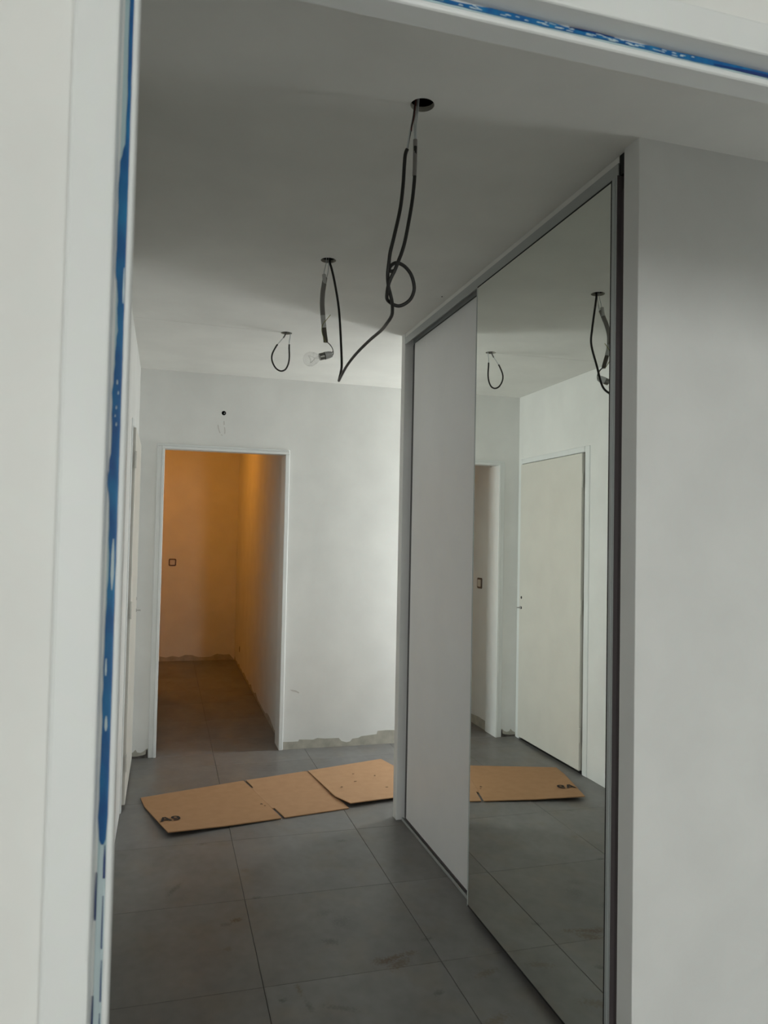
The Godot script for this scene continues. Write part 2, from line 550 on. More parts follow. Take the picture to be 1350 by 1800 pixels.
# a two-leaf window; along = the opening's extent in x (or in depth when side)
func window(called: String, a: float, b: float, y0: float, y1: float, at: float, side: bool, label: String) -> void:
	var o := thing(called, label, "window", Vector3.ZERO, "", "structure")
	var f := tool()
	var t := 0.05
	var mid := (a + b) / 2
	for s in [[a, a + t, y0, y1], [b - t, b, y0, y1], [mid - t / 2, mid + t / 2, y0, y1], [a, b, y0, y0 + t], [a, b, y1 - t, y1]]:
		if side:
			box(f, at - 0.03, at + 0.03, s[2], s[3], s[0], s[1], 0.004)
		else:
			box(f, s[0], s[1], s[2], s[3], at - 0.03, at + 0.03, 0.004)
	obj("window_frame", f, M.frame, o)
	for k in [[a + t, mid - t / 2], [mid + t / 2, b - t]]:
		var p := tool()
		if side:
			quad(p, V(at, y0 + t, k[0]), V(at, y0 + t, k[1]), V(at, y1 - t, k[1]), V(at, y1 - t, k[0]), Vector3.LEFT)
		else:
			quad(p, V(k[0], y0 + t, at), V(k[1], y0 + t, at), V(k[1], y1 - t, at), V(k[0], y1 - t, at), Vector3.FORWARD)
		obj("pane", p, M.pane, o)
	# the overcast daylight that comes in through this window
	var day := AreaLight3D.new()
	day.name = "daylight"
	day.area_size = Vector2(b - a - 0.1, y1 - y0 - 0.1)
	day.area_normalize_energy = false
	day.light_energy = DAYLIGHT
	day.light_color = Color(0.985, 1.0, 0.995)
	day.area_range = 30.0
	day.shadow_enabled = true
	o.add_child(day)
	if side:
		day.transform = Transform3D(Basis(Vector3.UP, PI / 2), V(at - 0.04, (y0 + y1) / 2, mid))
	else:
		day.transform = Transform3D(Basis.IDENTITY, V(mid, (y0 + y1) / 2, at + 0.04))

# sweeps a section of [offset from the opening's inner edge outwards, depth] round left jamb, head and right jamb, mitred
func frame_sweep(st: SurfaceTool, sec: Array, xl: float, xr: float, yt: float) -> void:
	for k in sec.size():
		var p: Array = sec[k]
		var q: Array = sec[(k + 1) % sec.size()]
		# outward direction of this face in (offset, depth): the section runs so that the solid lies to its right
		var no := Vector2(p[1] - q[1], q[0] - p[0])
		var lp := [V(xl - p[0], 0, p[1]), V(xl - p[0], yt + p[0], p[1]), V(xr + p[0], yt + p[0], p[1]), V(xr + p[0], 0, p[1])]
		var lq := [V(xl - q[0], 0, q[1]), V(xl - q[0], yt + q[0], q[1]), V(xr + q[0], yt + q[0], q[1]), V(xr + q[0], 0, q[1])]
		var outs := [V(-no.x, 0, no.y), V(0, no.x, no.y), V(no.x, 0, no.y)]
		for s in 3:
			quad(st, lp[s], lp[s + 1], lq[s + 1], lq[s], outs[s])

func build_front_frame() -> void:
	var o := thing("door_1", "white metal door frame in front with a ragged blue strip in its rebate", "door frame", V(0.38, 0, 0.705), "", "structure")
	var xl := -0.0366
	var xr := 1.87
	var yt := 1.974
	# offsets grow away from the opening; faces listed from the outer return, over the casing, down the rebate, over the stop, along the soffit and back
	var sec := [[0.052, 0.692], [0.052, 0.6805], [0.0505, 0.6785], [0.048, 0.6775], [0.0175, 0.6775], [0.0156, 0.678], [0.0146, 0.6795], [0.0142, 0.7050], [0.003, 0.7050], [0.0012, 0.7056], [0.0, 0.7075], [0.0, 0.735], [0.002, 0.737], [0.052, 0.737], [0.054, 0.728], [0.030, 0.727], [0.030, 0.692]]
	var st := tool()
	frame_sweep(st, sec, xl, xr, yt)
	obj("jamb", st, M.frame, o)
	# pale film along the whole stop and the blue strip on it, of uneven width: y, inner edge, outer edge (offset from the opening)
	var pale := tool()
	ribbon(pale, [[0.9, 0.0052, 0.0118], [1.2, 0.0052, 0.0120], [1.45, 0.0050, 0.0122], [1.60, 0.0050, 0.0118], [1.70, 0.0052, 0.0122], [1.82, 0.0052, 0.0122], [1.94, 0.0052, 0.0122], [1.9835, 0.0052, 0.0122]], xl, 0.7044)
	obj("pale_film", pale, M.film, o).set_meta("label", "pale bluish film on the left stop")
	var rng := RandomNumberGenerator.new()
	rng.seed = 4
	var bl := tool()
	# y from the top down to the smear, outer edge of the blue
	var keys := [[1.985, 0.0080], [1.915, 0.0082], [1.86, 0.0078], [1.815, 0.0078], [1.785, 0.0084], [1.768, 0.0122], [1.74, 0.0126], [1.70, 0.0128], [1.668, 0.0132], [1.655, 0.0110], [1.635, 0.0104], [1.615, 0.0098], [1.603, 0.0108], [1.585, 0.0112], [1.56, 0.0124], [1.53, 0.0120], [1.505, 0.0122], [1.49, 0.0134], [1.478, 0.0138], [1.462, 0.0122], [1.43, 0.0112], [1.41, 0.0106], [1.385, 0.0112], [1.35, 0.0118], [1.30, 0.0122], [1.27, 0.0120], [1.22, 0.0124], [1.172, 0.0126]]
	var rows: Array = []
	for k in keys.size() - 1:
		for i in 3:
			var t := i / 3.0
			rows.append([lerpf(keys[k][0], keys[k + 1][0], t), 0.0050 + rng.randf_range(-0.0001, 0.0001), lerpf(keys[k][1], keys[k + 1][1], t) + rng.randf_range(-0.0004, 0.0004)])
	rows.append([1.168, 0.0060, 0.0112])
	rows.append([1.164, 0.0075, 0.0095])
	rows.reverse()
	ribbon(bl, rows, xl, 0.7034)
	obj("blue_strip", bl, M.blue, o).set_meta("label", "glossy blue strip down the left stop")
	# whitish smear over the lower end, and blue streaks left in it
	var sm := tool()
	ribbon(sm, [[0.9, 0.0058, 0.0122], [0.98, 0.0062, 0.0124], [1.02, 0.0056, 0.0112], [1.06, 0.0056, 0.0120], [1.11, 0.0054, 0.0116], [1.15, 0.0060, 0.0108], [1.166, 0.0078, 0.0100]], xl, 0.7036)
	for y in [[1.385, 1.43, 0.0062, 0.0090], [1.31, 1.325, 0.0095, 0.0112], [1.262, 1.275, 0.0075, 0.0100], [1.567, 1.571, 0.0080, 0.0092], [1.558, 1.561, 0.0070, 0.0080], [1.545, 1.548, 0.0082, 0.0092], [1.530, 1.533, 0.0078, 0.0088], [1.538, 1.540, 0.0090, 0.0098], [1.640, 1.672, 0.0052, 0.0066]]:
		ribbon(sm, [[y[0], (y[2] + y[3]) / 2 - 0.0004, (y[2] + y[3]) / 2 + 0.0004], [lerpf(y[0], y[1], 0.3), y[2], y[3]], [lerpf(y[0], y[1], 0.7), y[2] + 0.0003, y[3] - 0.0002], [y[1], (y[2] + y[3]) / 2 - 0.0004, (y[2] + y[3]) / 2 + 0.0003]], xl, 0.7029)
	obj("pale_smear", sm, M.film_smear, o).set_meta("label", "whitish smears over the blue strip")
	var sk := tool()
	for y in [[1.135, 1.163, 0.0055, 0.0072], [1.075, 1.12, 0.0060, 0.0070], [1.03, 1.065, 0.0056, 0.0066], [0.9, 1.02, 0.0056, 0.0070], [0.9, 1.035, 0.0112, 0.0136], [1.10, 1.14, 0.0120, 0.0132]]:
		ribbon(sk, [[y[0], y[2], y[3]], [lerpf(y[0], y[1], 0.6), y[2] + 0.0002, y[3]], [y[1], (y[2] + y[3]) / 2 - 0.0002, (y[2] + y[3]) / 2 + 0.0002]], xl, 0.7028)
	obj("blue_streak", sk, M.blue_dark, o)
	# the same strip along the head, into the corner of the rebate
	var hd := tool()
	var hrows: Array = []
	var hp := tool()
	var prow: Array = []
	var x := xl + 0.01
	while x < 1.85:
		var wv := 0.0126 + 0.0008 * sin(x * 23.0) + rng.randf_range(-0.0008, 0.0008)
		hrows.append([x, 0.0078 + 0.0005 * sin(x * 31.0) + rng.randf_range(-0.0003, 0.0003), minf(wv + (0.0012 if x > 0.45 else 0.0), 0.0139)])
		prow.append([x, 0.0064, 0.0110 + rng.randf_range(-0.001, 0.002)])
		x += 0.012
	ribbon_h(hp, prow, yt, 0.7044)
	ribbon_h(hd, hrows, yt, 0.7034)
	obj("pale_film", hp, M.film, o)
	obj("blue_strip", hd, M.blue, o).set_meta("label", "glossy blue strip along the head stop")
	var hs := tool()
	for k in 60:
		var xa := rng.randf_range(0.20, 0.56)
		var l := rng.randf_range(0.003, 0.009)
		var ya := rng.randf_range(0.0080, 0.0118)
		ribbon_h(hs, [[xa, ya, ya + 0.0004], [xa + l * 0.4, ya - 0.0002, ya + rng.randf_range(0.0004, 0.0011)], [xa + l, ya - 0.0002, ya + 0.0002]], yt, 0.7028)
	obj("pale_smear", hs, M.film_smear, o)
	var dk := tool()
	ribbon_h(dk, [[0.40, 0.0125, 0.0130], [0.43, 0.0122, 0.0138], [0.455, 0.0126, 0.0132]], yt, 0.7030)
	ribbon_h(dk, [[0.585, 0.0084, 0.0095], [0.63, 0.0080, 0.0112], [0.775, 0.0076, 0.0112]], yt, 0.7030)
	obj("blue_streak", dk, M.blue_dark, o)
	# a raised flake of paint low on the casing
	var fk := tool()
	prism(fk, [V(-0.0540, 0.86, 0.6768), V(-0.0518, 0.86, 0.6768), V(-0.0516, 1.06, 0.6768), V(-0.0522, 1.082, 0.6768), V(-0.0546, 1.076, 0.6768), V(-0.0538, 1.05, 0.6768)], Vector3(0, 0, 1), 0.0006)
	obj("paint_flake", fk, M.frame, o)

# a thin strip on the left stop: rows of [y, inner, outer] going up
func ribbon(st: SurfaceTool, rows: Array, xl: float, d: float) -> void:
	var pts: Array = []
	for k in rows.size():
		pts.append(V(xl - rows[k][1], rows[k][0], d))
	for k in range(rows.size() - 1, -1, -1):
		pts.append(V(xl - rows[k][2], rows[k][0], d))
	prism(st, pts, Vector3(0, 0, 1), 0.7048 - d)

func ribbon_h(st: SurfaceTool, rows: Array, yt: float, d: float) -> void:
	var pts: Array = []
	for k in rows.size():
		pts.append(V(rows[k][0], yt + rows[k][1], d))
	for k in range(rows.size() - 1, -1, -1):
		pts.append(V(rows[k][0], yt + rows[k][2], d))
	prism(st, pts, Vector3(0, 0, 1), 0.7048 - d)

func build_back_doorway() -> void:
	var o := thing("door_2", "white frame of the open doorway into the orange-lit room", "door frame", V(0.37, 0, 5.15), "", "structure")
	var j := tool()
	box(j, -0.055, -0.0205, 0.0, 1.987, 5.066, 5.25, 0.002)
	box(j, 0.766, 0.794, 0.0, 1.987, 5.0605, 5.25, 0.003)
	obj("jamb", j, M.frame, o)
	var h := tool()
	box(h, -0.0385, 0.794, 1.987, 2.004, 5.0605, 5.15, 0.002)
	box(h, -0.068, 0.794, 2.004, 2.019, 5.0655, 5.078, 0.002)
	obj("head", h, M.frame, o)
	var c := tool()
	box(c, -0.068, -0.038, 0.0, 2.004, 5.0655, 5.078, 0.002)
	box(c, -0.0385, -0.0205, 0.0, 1.987, 5.0605, 5.07, 0.002)
	obj("casing", c, M.frame, o)

func build_left_door() -> void:
	var o := thing("door_3", "closed cream flush door with bare lock holes in the left wall", "door", V(-0.17, 0, 4.57), "", "structure")
	var f := tool()
	box(f, -0.20, -0.179, 0.0, 2.035, 4.095, 4.147, 0.003)
	box(f, -0.20, -0.176, 0.0, 2.035, 5.003, 5.055, 0.003)
	box(f, -0.20, -0.176, 1.998, 2.035, 4.147, 5.003, 0.003)
	obj("door_frame", f, M.frame, o)
	var gk := tool()
	box(gk, -0.200, -0.188, 0.0, 1.996, 4.147, 4.159)
	obj("rebate_seal", gk, M.seal, o)
	var s := tool()
	box(s, -0.204, -0.164, 0.022, 1.992, 4.159, 4.997, 0.0025)
	var leaf := obj("leaf", s, M.door, o)
	for y in [0.24, 1.03, 1.82]:
		var h := tool()
		lathe(h, V(-0.163, y - 0.045, 4.152), Vector3.UP, [[0, 0], [0, 0.0055], [0.002, 0.0065], [0.043, 0.0065], [0.044, 0.0058], [0.046, 0.0058], [0.047, 0.0065], [0.088, 0.0065], [0.09, 0.0055], [0.09, 0]], 14)
		obj("hinge", h, M.door, o)
	var sp := tool()
	box(sp, -0.166, -0.137, 0.946, 0.954, 4.976, 4.984, 0.001)
	lathe(sp, V(-0.164, 0.95, 4.98), Vector3.RIGHT, [[-0.001, 0.0], [-0.001, 0.012], [0.0012, 0.012], [0.0018, 0.010], [0.0018, 0.0]], 18)
	obj("spindle", sp, M.steel, o)
	var k := tool()
	lathe(k, V(-0.164, 1.024, 4.964), Vector3.RIGHT, [[-0.002, 0.0], [-0.002, 0.0105], [0.0006, 0.0105], [0.0008, 0.009], [0.0008, 0.0]], 18)
	lathe(k, V(-0.164, 0.950, 4.964), Vector3.RIGHT, [[-0.002, 0.0], [-0.002, 0.010], [0.0006, 0.010], [0.0008, 0.009], [0.0008, 0.0]], 18)
	obj("lock_hole", k, M.black, leaf)

func build_closet() -> void:
	var x := 1.1613
	# top and bottom tracks
	var t := thing("sliding_door_track", "grey aluminium top track along the ceiling above the sliding doors", "door track", V(1.2, 2.46, 2.74))
	var st := tool()
	box(st, 1.1655, 1.1695, 2.442, 2.479, 1.777, 3.694, 0.0008)
	box(st, 1.1695, 1.262, 2.474, 2.4795, 1.777, 3.694)
	box(st, 1.258, 1.262, 2.445, 2.475, 1.777, 3.694)
	box(st, 1.212, 1.215, 2.452, 2.475, 1.777, 3.694)
	obj("rail", st, M.rail, t)
	var bt := tool()
	box(bt, 1.1685, 1.262, 2.4795, 2.4995, 1.7775, 3.694, 0.001)
	obj("batten", bt, M.ceiling, t)
	var ts := tool()
	box(ts, 1.170, 1.262, 2.442, 2.4995, 1.7465, 1.7765)
	obj("end_seal", ts, M.gasket, t)
	var b := thing("sliding_door_track", "pale floor track under the white sliding door", "door track", V(1.22, 0, 2.74))
	st = tool()
	box(st, 1.1955, 1.262, 0.0, 0.004, 1.75, 3.69, 0.001)
	box(st, 1.1955, 1.1985, 0.003, 0.014, 1.75, 3.69, 0.0008)
	box(st, 1.2255, 1.2285, 0.003, 0.012, 1.75, 3.69, 0.0008)
	box(st, 1.2585, 1.262, 0.003, 0.014, 1.75, 3.69, 0.0008)
	obj("rail", st, M.rail, b)
	# mirrored door in front
	var m := thing("mirror_sliding_door", "full-height mirrored sliding door in slim aluminium stiles", "sliding door", V(x, 0, 2.25))
	st = tool()
	box(st, x + 0.0005, x + 0.0055, 0.024, 2.438, 1.802, 2.737)
	obj("mirror_pane", st, M.mirror, m)
	st = tool()
	box(st, x + 0.006, x + 0.022, 0.022, 2.439, 1.78, 2.74)
	obj("backing", st, M.gasket, m)
	st = tool()
	box(st, x - 0.0012, x + 0.004, 0.02, 2.44, 1.7955, 1.8035, 0.0008)
	box(st, x, x + 0.004, 0.02, 0.0265, 1.8, 2.738)
	box(st, x, x + 0.004, 2.4345, 2.4395, 1.8, 2.738)
	obj("gasket", st, M.gasket, m)
	st = tool()
	box(st, x - 0.003, x + 0.022, 0.02, 2.44, 1.7825, 1.7960, 0.0015)
	box(st, x - 0.0005, x + 0.022, 0.02, 2.44, 1.7765, 1.7825)
	box(st, x - 0.003, x + 0.022, 0.02, 2.44, 1.7715, 1.7765, 0.001)
	obj("stile", st, M.alu, m)
	st = tool()
	box(st, x - 0.0012, x + 0.022, 0.02, 2.44, 2.7375, 2.7425, 0.0012)
	obj("stile", st, M.alu, m)
	st = tool()
	box(st, x + 0.009, x + 0.02, 0.01, 2.40, 1.7465, 1.7715)
	box(st, x - 0.0025, x + 0.024, 0.02, 2.44, 1.7690, 1.7713)
	obj("brush_seal", st, M.seal, m)
	# white door behind it
	var w := thing("white_sliding_door", "plain white sliding door set back beside the mirror", "sliding door", V(1.205, 0, 3.2))
	st = tool()
	box(st, 1.205, 1.222, 0.024, 2.441, 2.70, 3.648, 0.001)
	obj("panel", st, M.panel, w)
	st = tool()
	box(st, 1.2035, 1.224, 0.018, 2.441, 3.648, 3.662, 0.001)
	obj("stile", st, M.alu_dark, w)
	st = tool()
	box(st, 1.212, 1.222, 0.0145, 2.441, 3.662, 3.694)
	obj("brush_seal", st, M.seal, w)
	st = tool()
	box(st, 1.2042, 1.223, 0.016, 0.024, 2.70, 3.648)
	obj("gasket", st, M.seal, w)

func build_cardboard() -> void:
	var o := thing("cardboard_sheet", "unfolded brown cardboard carton lying on the grey floor tiles", "cardboard", V(0.6, 0, 4.2))
	var t := 0.0045
	var pts := [[-0.089, 0.008, 4.299], [-0.066, 0.010, 4.152], [0.051, 0.028, 3.728], [0.32, 0.014, 3.784], [0.606, 0.0075, 3.841], [0.477, 0.007, 4.470], [0.2, 0.0075, 4.387]]
	panel(o, pts, 0, t)
	panel(o, [[0.622, 0.0075, 3.845], [0.972, 0.006, 3.905], [0.868, 0.006, 4.572], [0.492, 0.007, 4.474], [0.519, 0.007, 4.335], [0.5055, 0.0072, 4.334], [0.5775, 0.0074, 3.985], [0.591, 0.0075, 3.988]], 1, t)
	panel(o, [[0.985, 0.023, 3.927], [1.25, 0.020, 3.972], [1.53, 0.012, 4.05], [1.375, 0.011, 4.70], [0.872, 0.0105, 4.562], [0.933, 0.0165, 4.07]], 2, t)
	# writing and small marks
	var tm := TextMesh.new()
	tm.text = "A9"
	var sf := SystemFont.new()
	sf.font_names = PackedStringArray(["Droid Sans"])
	sf.font_weight = 700
	tm.font = sf
	tm.font_size = 64
	tm.pixel_size = 0.00135
	tm.depth = 0.0006
	var tx := MeshInstance3D.new()
	tx.name = "lettering"
	tx.mesh = tm
	tx.material_override = M.ink
	var ex := (V(0.606, 0.0075, 3.841) - V(0.051, 0.028, 3.728)).normalized()
	var ey := (V(-0.089, 0.008, 4.299) - V(0.051, 0.028, 3.728)).slide(ex).normalized()
	var ez := ex.cross(ey)
	tx.transform = Transform3D(Basis(ex, ey, ez), V(0.062, 0.0222, 3.915) - o.position)
	o.add_child(tx)
	for p in [[0.405, 0.0105, 3.905, 0.014, 0.006], [0.53, 0.0087, 4.06, 0.008, 0.012], [0.545, 0.0085, 4.03, 0.006, 0.006], [0.47, 0.0092, 3.93, 0.006, 0.006], [0.385, 0.0105, 4.0, 0.010, 0.005],
			[1.12, 0.0182, 4.42, 0.008, 0.006], [1.10, 0.0192, 4.28, 0.010, 0.006], [1.24, 0.0185, 4.36, 0.006, 0.008], [1.25, 0.0200, 4.14, 0.010, 0.006], [1.0, 0.0200, 4.2, 0.008, 0.007]]:
		var mk := tool()
		blotch(mk, p[0], p[1], p[2], p[3], p[4])
		obj("mark", mk, M.card_mark, o)

func blotch(st: SurfaceTool, x: float, y: float, d: float, rx: float, rd: float) -> void:
	var pts: Array = []
	for k in 9:
		var a := TAU * k / 9.0
		var q := 0.8 + 0.25 * sin(k * 2.3 + x * 40.0)
		pts.append(V(x + cos(a) * rx * q, y, d + sin(a) * rd * q))
	prism(st, pts, Vector3.UP, 0.0008)

func panel(o: Node3D, pts: Array, k: int, t: float) -> void:
	var st := tool()
	var p: Array = []
	for q in pts:
		p.append(V(q[0], q[1], q[2]))
	prism(st, p, Vector3.UP, t)
	obj("panel", st, M.card[k], o)

func strand(o: Node3D, called: String, pts: Array, r: float, m: Material, squash := 1.0) -> MeshInstance3D:
	var st := tool()
	tube(st, smooth_path(pts), r, 12, squash)
	return obj(called, st, m, o)

func build_cables() -> void:
	# one cable that runs from the nearest hole, through a knot, to the middle hole
	var o := thing("electric_cable", "black knotted cable looping between the nearest and the middle ceiling hole", "cable", V(0.56, 2.5, 1.9))
	var r := 0.0045
	strand(o, "cable_strand", [V(0.539, 2.385, 1.720), V(0.535, 2.372, 1.722), V(0.534, 2.343, 1.726), V(0.533, 2.298, 1.730), V(0.528, 2.240, 1.734), V(0.515, 2.172, 1.738), V(0.508, 2.135, 1.744), V(0.506, 2.108, 1.748), V(0.505, 2.085, 1.752), V(0.508, 2.069, 1.760), V(0.513, 2.054, 1.768), V(0.519, 2.042, 1.774), V(0.526, 2.026, 1.782), V(0.533, 2.014, 1.800), V(0.540, 2.005, 1.830), V(0.542, 1.999, 1.880), V(0.557, 2.010, 1.990), V(0.560, 2.016, 2.120), V(0.555, 2.009, 2.250), V(0.554, 1.998, 2.373), V(0.564, 1.992, 2.497), V(0.581, 1.996, 2.620)], r, M.cable)
	strand(o, "cable_strand", [V(0.578, 2.530, 2.816), V(0.578, 2.494, 2.815), V(0.584, 2.468, 2.809), V(0.595, 2.417, 2.802), V(0.609, 2.339, 2.796), V(0.616, 2.272, 2.790), V(0.614, 2.174, 2.750), V(0.610, 2.078, 2.710), V(0.597, 2.036, 2.665), V(0.581, 1.996, 2.622)], r, M.cable)
	strand(o, "cable_strand", [V(0.5595, 2.395, 1.720), V(0.561, 2.355, 1.724), V(0.561, 2.310, 1.728), V(0.556, 2.251, 1.731), V(0.544, 2.172, 1.735), V(0.536, 2.137, 1.738), V(0.527, 2.111, 1.740), V(0.520, 2.091, 1.742), V(0.513, 2.075, 1.746), V(0.508, 2.059, 1.752), V(0.508, 2.042, 1.764), V(0.515, 2.033, 1.788), V(0.529, 2.028, 1.800), V(0.540, 2.023, 1.799), V(0.552, 2.022, 1.795), V(0.566, 2.029, 1.790), V(0.578, 2.042, 1.787), V(0.584, 2.062, 1.783), V(0.581, 2.081, 1.780), V(0.572, 2.099, 1.776), V(0.557, 2.113, 1.772), V(0.542, 2.119, 1.769), V(0.528, 2.118, 1.765), V(0.517, 2.110, 1.762), V(0.511, 2.100, 1.760), V(0.517, 2.096, 1.766), V(0.525, 2.100, 1.772)], r, M.cable)
	strand(o, "tape_wrap", [V(0.5590, 2.412, 1.720), V(0.5600, 2.385, 1.722), V(0.5605, 2.345, 1.7245), V(0.5605, 2.325, 1.7265)], 0.0052, M.tape)
	strand(o, "bare_wire", [V(0.560, 2.53, 1.722), V(0.556, 2.486, 1.720), V(0.554, 2.466, 1.720), V(0.549, 2.443, 1.720), V(0.548, 2.432, 1.720)], 0.0022, M.wire_red)
	strand(o, "bare_wire", [V(0.5555, 2.53, 1.712), V(0.5525, 2.480, 1.716), V(0.548, 2.436, 1.719), V(0.5445, 2.413, 1.720), V(0.5395, 2.384, 1.720)], 0.0011, M.cable)
	strand(o, "bare_wire", [V(0.553, 2.47, 1.722), V(0.546, 2.436, 1.721), V(0.541, 2.405, 1.720), V(0.538, 2.384, 1.720)], 0.0018, M.wire_white)
	strand(o, "bare_wire", [V(0.566, 2.53, 1.726), V(0.562, 2.487, 1.722), V(0.557, 2.462, 1.722), V(0.557, 2.434, 1.720), V(0.558, 2.403, 1.720)], 0.0020, M.wire_white)
	strand(o, "bare_wire", [V(0.567, 2.53, 1.722), V(0.564, 2.480, 1.719), V(0.560, 2.446, 1.718), V(0.5605, 2.41, 1.720)], 0.0019, M.wire_white)
	var th := thing("electric_cable", "black teardrop cable loop hanging from the farthest ceiling hole", "cable", V(0.575, 2.5, 3.905))
	strand(th, "cable_strand", [V(0.533, 2.434, 3.9), V(0.527, 2.426, 3.9), V(0.510, 2.392, 3.9), V(0.504, 2.365, 3.9), V(0.509, 2.338, 3.9), V(0.524, 2.312, 3.9), V(0.542, 2.299, 3.9), V(0.560, 2.297, 3.9), V(0.578, 2.308, 3.9), V(0.591, 2.336, 3.9), V(0.596, 2.372, 3.9), V(0.594, 2.420, 3.9), V(0.594, 2.440, 3.9)], 0.0042, M.cable)
	strand(th, "bare_wire", [V(0.588, 2.53, 3.905), V(0.571, 2.488, 3.902), V(0.562, 2.472, 3.9)], 0.0036, M.wire_grey)
	strand(th, "bare_wire", [V(0.563, 2.473, 3.9), V(0.550, 2.457, 3.9), V(0.533, 2.434, 3.9)], 0.0022, M.wire_white)
	strand(th, "bare_wire", [V(0.597, 2.53, 3.905), V(0.598, 2.487, 3.9), V(0.594, 2.457, 3.9), V(0.594, 2.440, 3.9)], 0.0024, M.wire_white)
	# lamp holder with its bulb on a taped lead from the middle hole
	var l := thing("hanging_bulb", "clear glass bulb in a holder on a taped grey lead from the middle hole", "light bulb", V(0.56, 2.5, 2.8))
	strand(l, "taped_lead", [V(0.559, 2.428, 2.810), V(0.553, 2.395, 2.798), V(0.547, 2.362, 2.785), V(0.543, 2.313, 2.770), V(0.5455, 2.270, 2.765)], 0.0092, M.tape)
	strand(l, "tape_wrap", [V(0.5455, 2.270, 2.765), V(0.548, 2.250, 2.767), V(0.552, 2.225, 2.770)], 0.0094, M.tape_pale)
	strand(l, "tape_wrap", [V(0.552, 2.226, 2.770), V(0.556, 2.205, 2.775), V(0.561, 2.180, 2.779), V(0.5615, 2.172, 2.780)], 0.0086, M.tape_dark)
	strand(l, "bare_wire", [V(0.566, 2.53, 2.815), V(0.563, 2.486, 2.815), V(0.556, 2.453, 2.812), V(0.557, 2.424, 2.810)], 0.0014, M.wire_white)
	strand(l, "bare_wire", [V(0.573, 2.53, 2.815), V(0.573, 2.487, 2.815), V(0.571, 2.455, 2.812), V(0.564, 2.424, 2.810)], 0.0014, M.wire_white)
	strand(l, "bare_wire", [V(0.555, 2.44, 2.808), V(0.556, 2.40, 2.797)], 0.0078, M.tape_pale)
	strand(l, "lamp_wire", [V(0.563, 2.176, 2.78), V(0.576, 2.167, 2.78), V(0.588, 2.152, 2.78), V(0.592, 2.135, 2.78), V(0.589, 2.124, 2.78), V(0.580, 2.125, 2.78)], 0.0015, M.wire_grey)
	strand(l, "lamp_wire", [V(0.565, 2.174, 2.776), V(0.579, 2.163, 2.775), V(0.589, 2.147, 2.776), V(0.589, 2.138, 2.778), V(0.580, 2.130, 2.78)], 0.0015, M.wire_grey)
	strand(l, "lamp_wire", [V(0.560, 2.171, 2.772), V(0.547, 2.194, 2.765), V(0.541, 2.213, 2.757), V(0.544, 2.232, 2.754), V(0.558, 2.252, 2.753), V(0.573, 2.272, 2.756)], 0.0013, M.wire_green)
	var ax := (V(0.478, 2.095, 2.78) - V(0.588, 2.130, 2.78)).normalized()
	var a := V(0.587, 2.1295, 2.78)
	var s := tool()
	lathe(s, a, ax, [[0, 0], [0, 0.0095], [0.002, 0.0115], [0.008, 0.0120], [0.011, 0.0140], [0.024, 0.0142], [0.027, 0.0150], [0.029, 0.0150], [0.029, 0.012], [0.029, 0]], 24)
	obj("lamp_holder", s, M.socket, l)
	s = tool()
	var prof: Array = [[0.028, 0.0]]
	for k in 9:
		prof.append([0.029 + k * 0.0024, 0.0128 + (0.0014 if k % 2 == 0 else 0.0)])
	prof.append([0.0505, 0.0120])
	prof.append([0.0505, 0.0])
	lathe(s, a, ax, prof, 24)
	obj("screw_cap", s, M.brass, l)
	s = tool()
	prof = [[0.050, 0.0122], [0.055, 0.0135], [0.061, 0.0175], [0.068, 0.0225]]
	for k in range(0, 13):
		var an := lerpf(-0.75, PI / 2, k / 12.0)
		prof.append([0.0865 + sin(an) * 0.0275, cos(an) * 0.0275])
	lathe(s, a, ax, prof, 32)
	obj("glass_globe", s, M.glass, l)
	s = tool()
	lathe(s, a, ax, [[0.050, 0.006], [0.058, 0.005], [0.070, 0.0035], [0.073, 0.003], [0.073, 0]], 14)
	obj("stem", s, M.glass, l)
	s = tool()
	var e1 := Vector3.UP.slide(ax).normalized()
	tube(s, smooth_path([a + ax * 0.07 + e1 * 0.002, a + ax * 0.085 + e1 * 0.012, a + ax * 0.090 + e1 * 0.013], 0.003), 0.0005, 6)
	tube(s, smooth_path([a + ax * 0.07 - e1 * 0.002, a + ax * 0.085 - e1 * 0.012, a + ax * 0.090 - e1 * 0.013], 0.003), 0.0005, 6)
	tube(s, smooth_path([a + ax * 0.090 + e1 * 0.013, a + ax * 0.086, a + ax * 0.090 - e1 * 0.013], 0.003), 0.0005, 6)
	obj("filament", s, M.filament, l)

